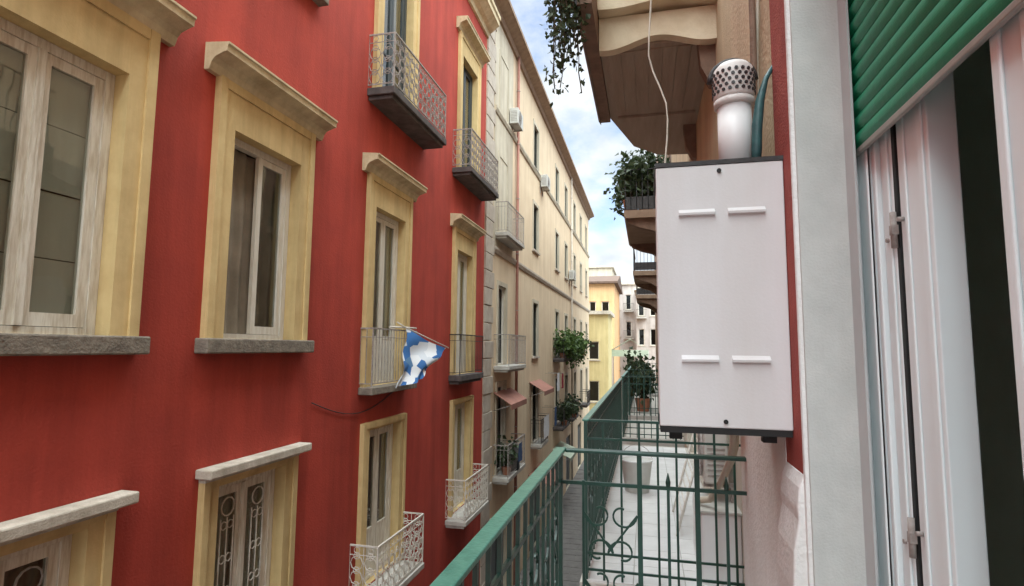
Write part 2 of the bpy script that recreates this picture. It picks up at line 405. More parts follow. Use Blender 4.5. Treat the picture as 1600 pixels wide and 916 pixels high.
def red_window(key, wood, curtains, style):
    c, h, z0, z1 = OP[key]
    big = key[0] in 'at'
    bw = .27 if big else .23
    top = z1 + (.52 if big else .13)
    s = surround(c, h, z0, z1, bw, top, 'ochre').build('window' if z1 - z0 < 2.5 else 'french_window', 'ochre', red)
    if big:
        cornice(c, h + bw + .17, top - .02, top + .26, .30).build('cornice', 'ochre_pale', s)
    else:
        k = box(FX, FX + .2, c - h - bw - .06, c + h + bw + .1, top, top + .10)
        k.box(FX, FX + .09, c - h - bw - .01, c + h + bw + .01, top - .05, top)
        if key in ('l1', 'l2'): k.build('cornice', 'cornice_grey', s, bevel=.015)
    if key in ('a1', 'a2', 't1', 't2'):
        box(FX - .1, FX + .16, c - h - bw - .06, c + h + bw + .05, z0 - .16, z0).build('sill', 'stone_dark', s, bevel=.015)
    fx = FX - .10
    frame_of(c, h, z0, z1, fx, .085, .1, wood, s)
    inn = h - .087
    zt = z1 - .09; zb = z0 + .065
    if style == 'two':
        for sg in (-1, 1):
            ya, yb = sorted((c + sg * .004, c + sg * inn))
            mid = None
            ca = casement(ya, yb, zb, zt, fx - .012, .085, .05, mid).build('casement', wood, s)
            pane(fx - .035, ya + .085, yb - .085, zb + .1, zt - .085, s)
        box(fx - .012, fx + .012, c - .03, c + .03, zb, zt).build('meeting_rail', wood, s)
    elif style == 'half':
        ca = casement(c + .0, c + inn, zb, zt, fx - .012, .075, .05).build('casement', wood, s)
        pane(fx - .035, c + .075, c + inn - .075, zb + .09, zt - .075, s)
        o = MB().box(fx - .58, fx - .08, c - inn, c - inn + .045, zb, zb + .1).box(fx - .58, fx - .08, c - inn, c - inn + .045, zt - .08, zt)
        o.box(fx - .16, fx - .08, c - inn, c - inn + .043, zb + .1, zt - .08).box(fx - .58, fx - .5, c - inn, c - inn + .043, zb + .1, zt - .08)
        o.build('casement', wood, s)
    elif style == 'door':
        for sg in (-1, 1):
            ya, yb = sorted((c + sg * .004, c + sg * inn))
            lowp = zb + .75
            b = casement(ya, yb, zb, zt, fx - .012, .08, .05, (lowp, ))
            b.box(fx - .045, fx - .02, ya + .08, yb - .08, zb + .08, lowp - .02)
            b.build('door_leaf', wood, s)
            pane(fx - .035, ya + .08, yb - .08, lowp + .025, zt - .08, s)
    elif style == 'shutters':
        for sg in (-1, 1):
            ya, yb = sorted((c + sg * .004, c + sg * inn))
            b = casement(ya, yb, zb, zt, fx - .012, .075, .05, (zb + 1.0, ))
            b.build('door_leaf', wood, s)
            pane(fx - .035, ya + .075, yb - .075, zb + .09, zt - .075, s, 'glass')
    if curtains == 'blind':
        cb = MB()
        b0 = c - inn + .01
        for (sg, jj) in ((-1, 0.0), (1, .08)):
            ya, yb = sorted((c + sg * .03, c + sg * inn))
            n = 4
            for q in range(n):
                za = zb + (zt - zb) * q / n; zz = zb + (zt - zb) * (q + 1) / n
                cb.box(fx - .085 - .01 * (q % 2), fx - .075 - .01 * (q % 2), ya, yb, za + .006, zz - .006)
        cb.build('blind', 'curtain_grey', s)
    elif curtains:
        fabric(fx - .12, c - inn, c + inn, zb, zt, 8 if style != 'half' else 6, .03).build('curtain', curtains, s)
    return s

red_window('a1', 'old_wood', 'blind', 'two')
red_window('a2', 'wood_white', 'curtain_dark', 'half')
red_window('a3', 'wood_white', 'curtain', 'door')
red_window('a4', 'wood_white', 'curtain_grey', 'door')
s1 = red_window('l1', 'old_wood', 'curtain_dark', 'two')
s2 = red_window('l2', 'old_wood', 'curtain_grey', 'two')
red_window('l3', 'old_wood', 'curtain_lilac', 'door')
red_window('l4', 'old_wood', 'curtain_dark', 'door')
for kk in ('t1', 't2'): red_window(kk, 'wood_white', 'curtain_grey', 'two')
for kk in ('t3', 't4'): red_window(kk, 'door_dark', 'curtain_dark', 'shutters')
# wrought iron scrolls in front of the lower windows
for s_, key in ((s1, 'l1'), (s2, 'l2')):
    c, h, z0, z1 = OP[key]
    for sg in (-1, 1):
        b = MB(); cy = c + sg * .25; x = FX - .09
        for dy in (-.10, 0, .10): b.tube([(x, cy + dy, z0 + .1), (x, cy + dy, z1 - .42)], .008, 4)
        b.ring((x, cy, z1 - .30), .10, .009, n=12)
        for dy in (-.05, .05):
            for q in range(4): b.ring((x, cy + dy, z1 - .50 - q * .36), .045, .007, n=8)
        b.build('grille', 'iron_white' if key == 'l2' else 'iron_grey', s_)

def balcony(y0, y1, zt, slab_t, proj, rail_h, parent, slab_mat, rail_mat, base=FX, sgn=1, style='lattice', ledge=True, name='balcony'):
    x1 = base + sgn * proj
    b = MB().box(base, x1, y0, y1, zt - slab_t, zt)
    if ledge: b.box(base, x1 - sgn * .06, y0 + .05, y1 - .05, zt - slab_t - .07, zt - slab_t)
    bal = b.build(name, slab_mat, parent, bevel=.012)
    e = .03; X = x1 - sgn * e; ya, yb = y0 + e, y1 - e; zr = zt + rail_h
    hr = MB().tube([(base, ya, zr), (X, ya, zr), (X, yb, zr), (base, yb, zr)], .018, 4, sm=False); hr.build('handrail', rail_mat, bal)
    r = MB()
    r.tube([(base, ya, zt + .06), (X, ya, zt + .06), (X, yb, zt + .06), (base, yb, zt + .06)], .011, 4, sm=False)
    r.tube([(base, ya, zr - .14), (X, ya, zr - .14), (X, yb, zr - .14), (base, yb, zr - .14)], .008, 4, sm=False)
    for (px, py) in ((X, ya), (X, yb)): r.tube([(px, py, zt), (px, py, zr)], .014, 4, sm=False)
    def panel(p, q):
        P, Q = Vector(p), Vector(q); Ln = (Q - P).length; n = max(2, round(Ln / (.2 if style == 'lattice' else .11)))
        pl = 'yz' if abs(Q.x - P.x) < .01 else 'xz'
        for i in range(n + 1):
            c = P.lerp(Q, i / n)
            r.tube([(c.x, c.y, zt + .06), (c.x, c.y, zr)], .0065, 4, sm=False)
        if style == 'lattice':
            for i in range(n):
                c = P.lerp(Q, (i + .5) / n); hh = Ln / n * .46
                z = zt + .06 + hh; j = 0
                while z + hh < zr - .12:
                    r.ring((c.x, c.y, z), hh * .95, .008, pl, n=8)
                    r.ring((c.x, c.y, z + hh), hh * .5, .007, pl, n=6)
                    z += hh * 2
                r.ring((c.x, c.y, zr - .07), .05, .006, pl, n=7)
    panel((X, ya, 0), (X, yb, 0))
    panel((base, ya, 0), (X, ya, 0)); panel((base, yb, 0), (X, yb, 0))
    r.build('railing', rail_mat, bal)
    return bal
balcony(8.15, 10.65, 4.32, .13, .5, .94, red, 'slab_dark', 'iron_grey')
balcony(12.38, 14.9, 4.32, .13, .5, .94, red, 'slab_dark', 'iron_grey')
balcony(8.1, 9.95, -3.92, .10, .5, .86, red, 'slab_light', 'iron_white')
balcony(12.35, 14.25, -3.92, .10, .5, .90, red, 'slab_light', 'iron_white')
balcony(8.2, 10.0, -.66, .12, .25, .95, red, 'stone_dark', 'iron_grey', style='bars', ledge=False)
balcony(12.4, 14.3, -.66, .14, .3, .95, red, 'slab_dark', 'iron_dark', style='bars')
# thin cable stapled along the wall below the first floor
MB().tube([(FX + .02, 6.9 + i * .22, -.78 - .35 * math.sin(i / 12 * PI) * .8) for i in range(13)], .008, 4).build('cable', 'iron_dark', red)

# ------------------------------------------------------------------ flag on the rail
fb = MB(); nu, nv = 18, 12
P0 = Vector((-4.22, 9.35, .33)); P1 = Vector((-3.72, 10.15, -.02)); P2 = Vector((-4.2, 9.02, -.72)); P3 = Vector((-3.95, 9.55, -.58))
for j in range(nv + 1):
    for i in range(nu + 1):
        u, v = i / nu, j / nv
        p = P0.lerp(P1, u).lerp(P2.lerp(P3, u), v)
        wv = .045 * math.sin(u * 9 + v * 3) * (.3 + v) + .03 * math.sin(v * 11 + u * 4)
        fb.v.append((p.x + wv, p.y + wv * .5, p.z - .05 * math.sin(u * PI) * (1 - v)))
for j in range(nv):
    for i in range(nu):
        a = j * (nu + 1) + i; fb.face([a, a + 1, a + nu + 2, a + nu + 1], True)
flag = thing('flag', 'blue and white patterned flag on a stick at red house window rail', 'flag', (-4.22, 9.4, -.7))
fb.build('cloth', 'flag_cloth', flag)
MB().tube([(-4.28, 9.1, .43), (-4.22, 9.33, .345), (-3.70, 10.18, -.02)], .011, 6).build('stick', 'iron_white', flag)
MB().tube([(-4.30, 8.85, .335), (-4.24, 9.4, .345), (-4.24, 9.85, .345)], .016, 6).build('rod', 'iron_white', flag)

# ================================================================== CREAM BUILDING (long, beyond the red one)
yel = thing('cream_building', 'long pale yellow tenement with string courses, small windows and brown eaves', 'building', (FX - 3, 30, -8))
YW = []
rows = ((-.35, 1.85), (4.05, 6.0), (7.55, 9.45), (-3.75, -1.55))
cols = (22.8, 28.6, 32.0, 36.0, 39.6, 43.2)
for (za, zb) in rows:
    for c in cols: YW.append((c - .52, c + .52, za, zb))
for (za, zb) in ((-.56, 1.95), (3.55, 6.1), (7.45, 9.5), (-3.85, -1.2)): YW.append((16.75, 17.75, za, zb))
for c in (17.2, 22.8, 28.0, 33.0, 38.5, 43): YW.append((c - .95, c + .95, -8, -5.1))
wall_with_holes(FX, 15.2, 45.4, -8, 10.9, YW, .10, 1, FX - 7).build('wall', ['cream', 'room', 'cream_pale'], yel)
prof = [(FX, 10.55), (FX + .08, 10.55), (FX + .12, 10.7), (FX + .42, 10.82), (FX + .46, 10.82), (FX + .46, 10.95), (FX - .3, 11.15), (FX - .3, 10.9)]
MB().prism(prof, 15.2, 45.6).build('eaves', 'brown_eave', yel)
for z in (3.0, 7.45):
    MB().prism([(FX, z - .1), (FX + .05, z - .1), (FX + .09, z), (FX + .09, z + .07), (FX, z + .1)], 16.1, 45.4).build('string_course', 'cream_pale' if z > 5 else 'quoin', yel)
# paler first bay
box(FX, FX + .012, 16.12, 18.55, 3.12, 10.5).build('render_panel', 'cream_pale', yel)
# corner stones
q = 0; z = -8.0
while z < 10.4:
    ln = .92 if q % 2 else .74
    if True:
        box(FX - .02, FX + random.uniform(.035, .06), 15.21, 15.21 + ln, z + .012, z + .50).build('corner_stone', 'quoin', yel, bevel=.012)
    z += .512; q += 1
for i, (ya, yb, za, zb) in enumerate(YW):
    c = (ya + yb) / 2; h = (yb - ya) / 2
    if zb < -5:
        s = box(FX - .16, FX - .1, ya, yb, za, zb).build('shop_door', 'door_dark' if i % 2 else 'shutter_wood', yel)
        for sg in (-1, 1): box(FX - .1, FX - .07, c + sg * .1, c + sg * (h - .1), za + .2, zb - .3).build('panel', 'door_dark', s)
        continue
    b = MB()
    for sg in (-1, 1): b.box(FX, FX + .035, c + sg * h, c + sg * (h + .14), za, zb + .14)
    b.box(FX, FX + .033, c - h, c + h, zb, zb + .138)
    s = b.build('window', 'cream_pale', yel)
    if not (16 < c < 18): box(FX - .05, FX + .09, c - h - .16, c + h + .16, za - .08, za).build('sill', 'quoin', s)
    frame_of(c, h, za, zb, FX - .06, .06, .06, 'wood_white' if c < 20 else 'shutter_wood', s)
    if i % 3 and za > -2 and c > 20:
        for sg in (-1, 1):
            y_a, y_b = sorted((c + sg * .01, c + sg * (h - .065)))
            sh = MB().box(FX - .105, FX - .075, y_a, y_b, za + .07, zb - .07)
            n = 12
            for t in range(n):
                zz = za + .12 + (zb - za - .25) * t / n
                sh.box(FX - .075, FX - .062, y_a + .05, y_b - .05, zz, zz + .07)
            sh.build('shutter', 'shutter_wood', s)
    else:
        box(FX - .15, FX - .14, c - h + .06, c + h - .06, za + .06, zb - .06).build('pane', 'glass_dark', s)
        box(FX - .15, FX - .12, c - .03, c + .03, za + .06, zb - .06).build('mullion', 'wood_white', s)
# balconies of the first bay
balcony(16.35, 18.75, -.56, .12, .5, .95, yel, 'slab_light', 'iron_grey', style='bars')
balcony(16.35, 18.75, 3.55, .12, .42, .95, yel, 'slab_light', 'iron_grey', style='bars')
balcony(16.35, 18.75, -3.85, .12, .5, .95, yel, 'slab_light', 'iron_grey', style='bars')
balcony(22.0, 23.6, -3.80, .12, .45, .95, yel, 'slab_light', 'iron_dark', style='bars')
balcony(27.4, 29.8, -.5, .12, .55, .9, yel, 'slab_dark', 'iron_dark', style='bars')
balcony(31.0, 33.2, -.5, .12, .6, .9, yel, 'slab_dark', 'iron_dark', style='bars')
balcony(27.4, 29.8, -3.85, .12, .55, .9, yel, 'slab_dark', 'iron_dark', style='bars')
for ys_ in (19.0, 33.9):
    dp = MB().tube([(FX + .1, ys_, 10.6), (FX + .1, ys_, -7.9)], .055, 8).build('drainpipe', 'awning_red' if ys_ < 20 else 'quoin', yel)
    me = MB().ring((0, 0, 0), .062, .012, 'xy', n=8).mesh('clamp', ['iron_grey'], (0, 0, 0))
    for zz in range(-7, 10, 2): put('clamp', me, (FX + .1, ys_, zz + .3), dp)

def ac_unit(name, x, y, z, ln, dep, hgt, label, sgn=1, axis='y', group=None):
    """outdoor unit on two brackets; x = wall plane"""
    t = thing(name, label, 'air conditioner', (x + sgn * dep / 2, y, z), group)
    a, b_ = x + sgn * .05, x + sgn * (.05 + dep)
    box(a, b_, y - ln / 2, y + ln / 2, z, z + hgt).build('casing', 'ac_white', t, bevel=.015)
    gr = MB()
    for r_ in (.3, .22, .14, .06): gr.ring((b_ + sgn * .006, y - ln * .12, z + hgt / 2), hgt * r_ * 1.4, .006, 'yz', n=14)
    for k in range(6):
        an = k * PI / 6; rr = hgt * .42; cy, cz = y - ln * .12, z + hgt / 2
        gr.tube([(b_ + sgn * .006, cy - rr * math.cos(an), cz - rr * math.sin(an)), (b_ + sgn * .006, cy + rr * math.cos(an), cz + rr * math.sin(an))], .004, 4)
    gr.build('fan_grille', 'iron_grey', t)
    vents = MB()
    for k in range(7): vents.box((a + b_) / 2 - dep * .36, (a + b_) / 2 + dep * .36, y - ln / 2 - .006, y - ln / 2, z + hgt * (.16 + k * .1), z + hgt * (.19 + k * .1))
    vents.build('side_vent', 'iron_grey', t)
    for sy in (-1, 1):
        MB().box(x, b_, y + sy * ln * .35 - .015, y + sy * ln * .35 + .015, z - .03, z).box(x, x + sgn * .03, y + sy * ln * .35 - .015, y + sy * ln * .35 + .015, z - .25, z - .03).build('bracket', 'iron_grey', t)
    return t
ac_unit('ac_unit', FX, 18.3, 7.65, .8, .3, .55, 'air conditioner under the eaves of the pale yellow tenement, beside red house')
ac_unit('ac_unit', FX, 24.1, 7.1, .8, .3, .55, 'air conditioner just under the upper string course of pale tenement')
ac_unit('ac_unit', FX, 33.4, 4.1, .8, .3, .55, 'air conditioner midway up pale tenement above the leafy balcony plants')

# ------------------------------------------------------------------ plants
def foliage(b, centres, n, r, leaf, droop=.3, flat=1.0):
    for _ in range(n):
        c = random.choice(centres)
        p = Vector(c) + Vector((random.gauss(0, r), random.gauss(0, r), random.gauss(0, r * flat)))
        d = Vector((random.uniform(-1, 1), random.uniform(-1, 1), random.uniform(-1, .5) - droop)).normalized()
        u = d.cross(Vector((random.uniform(-1, 1), random.uniform(-1, 1), random.uniform(-1, 1)))).normalized()
        nn = d.cross(u)
        L_ = leaf * random.uniform(.6, 1.3); W_ = L_ * random.uniform(.28, .42)
        a = p; m1 = p + d * L_ * .5 + u * W_ + nn * L_ * .1; m2 = p + d * L_ * .5 - u * W_ + nn * L_ * .1; e = p + d * L_ - nn * L_ * .08; md = p + d * L_ * .5
        k = len(b.v); b.v += [tuple(a), tuple(m1), tuple(e), tuple(m2), tuple(md)]
        b.face([k, k + 1, k + 4]); b.face([k + 1, k + 2, k + 4]); b.face([k, k + 4, k + 3]); b.face([k + 4, k + 2, k + 3])
def potted(name, x, y, z, h, r, label, mat='leaf_green', leaf=.16, n=500, pot=.16, group=None):
    t = thing(name, label, 'plant', (x, y, z), group)
    MB().tube([(x, y, z), (x, y, z + .02), (x, y, z + pot * 1.5), (x, y, z + pot * 1.55)], [pot * .7, pot * .72, pot, pot], 10).build('pot', 'terracotta', t)
    st = MB(); cs = []
    for k in range(6):
        a = random.uniform(0, 2 * PI); rr = r * random.uniform(.3, .9)
        e = (x + rr * math.cos(a), y + rr * math.sin(a), z + pot * 1.5 + h * random.uniform(.5, 1))
        m_ = (x + rr * .3 * math.cos(a), y + rr * .3 * math.sin(a), z + pot * 1.5 + h * .35)
        st.tube([(x, y, z + pot), m_, e], [.014, .011, .006], 5); cs += [m_, e, tuple((Vector(m_) + Vector(e)) / 2)]
    st.build('stem', 'bark', t)
    f = MB(); foliage(f, cs, n, r * .33, leaf); f.build('foliage', mat, t, kind='stuff')
    return t
for (x, y, rr, hh, lab) in ((-4.1, 27.9, .55, .9, 'bushy green pot plant on dark balcony of the pale tenement, its nearer end'),
                            (-4.0, 29.3, .6, .75, 'bright green pot plant on dark balcony of the pale tenement, its far end'),
                            (-4.05, 31.6, .6, 1.1, 'tall pot plant spilling over the farther leafy balcony of pale tenement'),
                            (-4.0, 32.7, .6, .8, 'low pot plant at far end of the farther leafy balcony of pale tenement')):
    potted('potted_plant', x, y, -.5, hh, rr, lab, 'leaf_green', .22, 420)
potted('potted_plant', -4.2, 16.9, -3.85, .7, .35, 'dark leafy pot plant on low balcony of tenement, near red house', 'leaf_dark', .16, 300)
# clutter on that balcony: covered dark chair shape and blue bag
cb = MB(); cc = (-4.22, 17.75, -3.85)
for j in range(7):
    for i in range(14):
        a = 2 * PI * i / 14; rj = (.36, .35, .33, .31, .27, .2, .04)[j] * (1 + .12 * math.sin(i * 3 + j)); zz = (0, .12, .3, .5, .66, .78, .82)[j]
        cb.v.append((cc[0] + rj * .62 * math.cos(a), cc[1] + rj * 1.25 * math.sin(a), cc[2] + zz))
for j in range(6):
    for i in range(14): cb.face([j * 14 + i, j * 14 + (i + 1) % 14, (j + 1) * 14 + (i + 1) % 14, (j + 1) * 14 + i], True)
tag(cb.build('covered_heap', 'dark_cloth'), 'heap under a dark sheet on low balcony of the pale tenement', 'heap')
# awnings and laundry farther along
def awning(name, y0, y1, z, proj, mat, label):
    t = thing(name, label, 'awning', (FX + proj / 2, (y0 + y1) / 2, z - .35))
    MB().prism([(FX, z), (FX + proj, z - .35), (FX + proj, z - .37), (FX, z - .02)], y0, y1).build('canopy', mat, t)
    MB().prism([(FX + proj, z - .35), (FX + proj + .012, z - .35), (FX + proj + .012, z - .52), (FX + proj, z - .5)], y0, y1).build('valance', mat, t)
    for yy in (y0 + .05, y1 - .05): MB().tube([(FX, yy, z - .55), (FX + proj - .03, yy, z - .39)], .012, 5).build('arm', 'iron_grey', t)
awning('awning', 16.4, 18.6, -1.35, .55, 'awning_red', 'rust red awning over the low balcony beside the red house')
awning('awning', 21.7, 24.0, -1.35, .6, 'awning_red', 'rust red awning halfway along the pale tenement')
def laundry(x, y, z, wid, hgt, mat, label):
    t = thing('laundry', label, 'laundry', (x, y, z - hgt), 'laundry on the tenement balconies')
    f = fabric(x, y - wid / 2, y + wid / 2, z - hgt, z, 3, .03, 5); f.build('cloth', mat, t)
    MB().tube([(FX, y - wid / 2 - .05, z), (x, y - wid / 2 - .03, z), (x, y + wid / 2 + .03, z), (FX, y + wid / 2 + .05, z)], .008, 4).build('line', 'iron_grey', t)
balcony(31.0, 33.2, -3.85, .12, .6, .9, yel, 'slab_dark', 'iron_dark', style='bars')
balcony(35.0, 37.0, -.5, .12, .55, .9, yel, 'slab_dark', 'iron_dark', style='bars')
balcony(38.6, 40.6, -3.85, .12, .55, .9, yel, 'slab_dark', 'iron_dark', style='bars')
for (x, y, z, rr, hh, lab) in ((-3.98, 31.6, -3.85, .5, .8, 'dark bushy plant on lower dark balcony below the farther leafy balcony'),
                               (-4.05, 28.2, -3.85, .5, .9, 'dark bushy plant on lower dark balcony below the nearer leafy balcony'),
                               (-4.0, 36.2, -.5, .55, .9, 'dark bushy plant on the balcony past the two leafy ones')):
    potted('potted_plant', x, y, z, hh, rr, lab, 'leaf_dark', .2, 380)
def hanging(x, y, z, n, lab):
    t = thing('hanging_plant', lab, 'plant', (x, y, z - 1.0))
    box(x - .1, x + .1, y - .7, y + .7, z - .2, z).build('trough', 'terracotta', t)
    cs = [(x + .06, y + random.uniform(-.7, .7), z - random.uniform(0, 1.0) * random.random() * 1.2) for _ in range(40)]
    st = MB()
    for c in cs[:14]: st.tube([(c[0] - .03, c[1], z - .02), (c[0] + .05, c[1], z - .08), c], .006, 4)
    st.build('stem', 'bark', t)
    f = MB(); foliage(f, cs, n, .12, .18, .5); f.build('foliage', 'leaf_green', t, kind='stuff')
hanging(-3.83, 28.6, .30, 420, 'trailing greenery in a trough outside the nearer leafy balcony rail')
hanging(-3.78, 32.1, .30, 420, 'trailing greenery in a trough outside the farther leafy balcony rail')
awning('awning', 27.2, 29.9, -4.9, .9, 'awning_green', 'pale green shop awning added under the leafy balconies of pale tenement')  # added shop awning, put in to darken the lower street
awning('awning', 21.6, 24.1, -4.9, .9, 'awning_red', 'rust red shop awning added at street level of the pale tenement')  # second added awning, also there to darken the shop fronts
laundry(-3.86, 17.3, -2.95, .5, .55, 'laundry_blue', 'dark blue towel drying outside low balcony rail beside the red house')
laundry(-3.95, 25.6, -1.15, .7, .8, 'laundry_white', 'white sheet hung out in front of the pale tenement')
laundry(-3.9, 26.6, -1.2, .5, .7, 'laundry_red', 'dark red garment hung out in front of pale tenement')
laundry(-3.95, 24.8, -2.6, .5, .8, 'laundry_blue', 'dark blue garment hung out low in front of pale tenement')
laundry(-4.0, 22.8, -2.75, 1.2, .85, 'laundry_white', 'white cloth hung over the small dark balcony of pale tenement')

# ================================================================== FAR END OF THE STREET
def far_house(name, x0, x1, y0, y1, z1, mat, label, front_win, roof=None, side_win=(), balc=()):
    t = thing(name, label, 'building', ((x0 + x1) / 2, (y0 + y1) / 2, -8))
    holes_f = front_win
    b = MB()
    ys = sorted({x0, x1, *[h[0] for h in holes_f], *[h[1] for h in holes_f]}); zs = sorted({-8, z1, *[h[2] for h in holes_f], *[h[3] for h in holes_f]})
    for i in range(len(ys) - 1):
        for j in range(len(zs) - 1):
            cx, cz = (ys[i] + ys[i + 1]) / 2, (zs[j] + zs[j + 1]) / 2
            if any(h[0] < cx < h[1] and h[2] < cz < h[3] for h in holes_f): continue
            b.poly([(ys[i], y0, zs[j]), (ys[i + 1], y0, zs[j]), (ys[i + 1], y0, zs[j + 1]), (ys[i], y0, zs[j + 1])])
    for (a, c, za, zb) in holes_f:
        d = y0 + .25
        b.poly([(a, y0, za), (a, d, za), (a, d, zb), (a, y0, zb)]); b.poly([(c, y0, za), (c, d, za), (c, d, zb), (c, y0, zb)])
        b.poly([(a, y0, za), (c, y0, za), (c, d, za), (a, d, za)]); b.poly([(a, y0, zb), (c, y0, zb), (c, d, zb), (a, d, zb)])
    b.poly([(x0, y0, -8), (x0, y1, -8), (x0, y1, z1), (x0, y0, z1)]); b.poly([(x1, y0, -8), (x1, y1, -8), (x1, y1, z1), (x1, y0, z1)])
    b.poly([(x0, y1, -8), (x1, y1, -8), (x1, y1, z1), (x0, y1, z1)]); b.poly([(x0, y0, z1), (x1, y0, z1), (x1, y1, z1), (x0, y1, z1)])
    b.build('wall', mat, t)
    for (a, c, za, zb) in holes_f:
        wdw = MB().box(a, a + .08, y0 + .16, y0 + .24, za, zb).box(c - .08, c, y0 + .16, y0 + .24, za, zb).box(a + .08, c - .08, y0 + .16, y0 + .24, za, za + .08).box(a + .08, c - .08, y0 + .16, y0 + .24, zb - .08, zb).build('window', 'wood_white', t)
        box(a + .08, c - .08, y0 + .2, y0 + .22, za + .08, zb - .08).build('pane', 'glass_dark', wdw)
        box(a, c, y0 + .25, y0 + .27, za, zb).build('blind', 'room', wdw)  # dark sheet in the room tone, standing in for the unlit interior
        box(a - .12, c + .12, y0 - .08, y0 + .02, za - .1, za).build('sill', 'quoin', wdw)
    for (a, c, za) in balc:
        bb = box(a, c, y0 - .8, y0, za - .14, za).build('balcony', 'slab_light', t)
        r = MB(); n = int((c - a) / .14)
        for k in range(n + 1): r.tube([(a + (c - a) * k / n, y0 - .77, za), (a + (c - a) * k / n, y0 - .77, za + .95)], .012, 4)
        r.tube([(a, y0, za + .97), (a, y0 - .77, za + .97), (c, y0 - .77, za + .97), (c, y0, za + .97)], .025, 4)
        r.build('railing', 'iron_dark', bb)
    if roof == 'tile':
        MB().prism([(y0 - .6, z1 - .1), (y0 - .6, z1 + .1), ((y0 + y1) / 2, z1 + 1.5), (y1 + .5, z1 + .1), (y1 + .5, z1 - .1)], x0 - .4, x1 + .4, 'x').build('roof', 'roof_brown', t)
    elif roof == 'cornice':
        box(x0 - .25, x1 + .25, y0 - .35, y1, z1 - .05, z1 + .25).build('roof_cornice', 'cornice_grey', t)
    return t
far_house('yellow_house', -5.6, -3.2, 49, 55, 3.0, 'yellow_wall', 'small bright yellow house standing just past the long pale tenement',
          [(-4.9, -4.0, -1.0, .6), (-4.9, -4.0, -4.6, -2.8)], 'cornice')
far_house('orange_house', -8.5, -3.25, 60, 72, 7.0, 'orange_wall', 'orange house with a brown tiled roof at the far bend of street',
          [(-5.9, -5.2, 3.2, 5.0), (-4.6, -3.8, 3.2, 5.0), (-5.9, -5.2, -.4, 1.5), (-4.6, -3.8, -.4, 1.5), (-4.6, -3.8, -4.2, -2.4)], 'tile')
far_house('grey_house', -4.4, -1.2, 76, 88, 8.6, 'grey_pink', 'tall pale grey house with balconies beside the orange house',
          [(-4.0, -3.4, 5.2, 7.2), (-2.6, -1.9, 5.2, 7.2), (-4.0, -3.4, 1.6, 3.6), (-2.6, -1.9, 1.6, 3.6), (-2.6, -1.9, -2.4, -.4), (-4, -3.4, -2.4, -.4)], 'cornice',
          balc=((-2.9, -1.6, 1.4), (-2.9, -1.6, 5.0)))
far_house('brown_house', -1.15, 4.5, 70, 88, 7.2, 'grey_pink', 'reddish house closing the street on the right of the grey house',
          [(-.9, -.2, 4.0, 6.0), (-.9, -.2, .4, 2.4), (.5, 1.3, 4.0, 6.0), (.5, 1.3, .4, 2.4), (-.9, -.2, -3.4, -1.4)], 'cornice',
          balc=((-1.1, .1, 3.8), ))
far_house('pale_house', -10, -5.2, 90, 100, 13.0, 'cream_pale', 'distant pale house rising behind the orange house roof',
          [(-8.8, -8.0, 9.5, 11.5), (-7, -6.2, 9.5, 11.5)], 'cornice')
# market awnings low down at the bend
for i, (xx, yy, zz, mt, lab) in enumerate(((-1.5, 55, .4, 'awning_green', 'pale green canopy stretched over the street before the grey house'), )):
    t = thing('street_canopy', lab, 'canopy', (xx, yy, -8))
    MB().prism([(xx - 1.7, zz - .5), (xx, zz + .5), (xx + 1.7, zz - .5), (xx + 1.7, zz - .53), (xx, zz + .46), (xx - 1.7, zz - .53)], yy - 1.2, yy + 1.2).build('canopy', mt, t)
    MB().box(xx - 1.7, xx + 1.7, yy - 1.2, yy - 1.19, zz - 1.15, zz - .53).build('valance', mt, t)
    for sx in (-1, 1):
        for sy in (-1, 1): MB().tube([(xx + sx * 1.68, yy + sy * 1.15, -8), (xx + sx * 1.68, yy + sy * 1.15, zz - .5)], .05, 6).build('post', 'iron_grey', t)

# ================================================================== OUR SIDE OF THE STREET
OX = .437
own = thing('own_building', 'house carrying the near balcony, red band and white moulded dado', 'building', (OX + 3, -2, -8))
def side_wall(x, y0, y1, z0, z1, hs, depth=.16, back=6): return wall_with_holes(x, y0, y1, z0, z1, hs, depth, -1, back)
DOOR = (.18, 1.72, -1.5, 1.35)
# masonry with the door opening; the opening is open to a room behind
w = MB()
def wq(ya, yb, za, zb): w.poly([(OX, ya, za), (OX, yb, za), (OX, yb, zb), (OX, ya, zb)])
wq(-8, DOOR[0], -8, 12); wq(DOOR[1], 2.85, -8, 12); wq(DOOR[0], DOOR[1], -8, DOOR[2]); wq(DOOR[0], DOOR[1], DOOR[3], 12)
w.poly([(OX, 2.85, -8), (6, 2.85, -8), (6, 2.85, 12), (OX, 2.85, 12)]); w.poly([(OX, -8, -8), (6, -8, -8), (6, -8, 12), (OX, -8, 12)])
w.poly([(6, -8, -8), (6, 2.85, -8), (6, 2.85, 12), (6, -8, 12)]); w.poly([(OX, -8, 12), (OX, 2.85, 12), (6, 2.85, 12), (6, -8, 12)])
w.m(1)   # room
rx0, rx1, ry0, ry1, rz0, rz1 = .75, 3.6, -.8, 2.5, -1.5, 1.6
w.poly([(rx1, ry0, rz0), (rx1, ry1, rz0), (rx1, ry1, rz1), (rx1, ry0, rz1)])
for yy in (ry0, ry1): w.poly([(rx0, yy, rz0), (rx1, yy, rz0), (rx1, yy, rz1), (rx0, yy, rz1)])
for zz in (rz0, rz1): w.poly([(rx0, ry0, zz), (rx1, ry0, zz), (rx1, ry1, zz), (rx0, ry1, zz)])
for (ya, yb, za, zb) in ((ry0, DOOR[0], rz0, rz1), (DOOR[1], ry1, rz0, rz1), (DOOR[0], DOOR[1], DOOR[3], rz1)):
    w.poly([(rx0, ya, za), (rx0, yb, za), (rx0, yb, zb), (rx0, ya, zb)])
w.build('wall', ['beige', 'room_wall'], own)
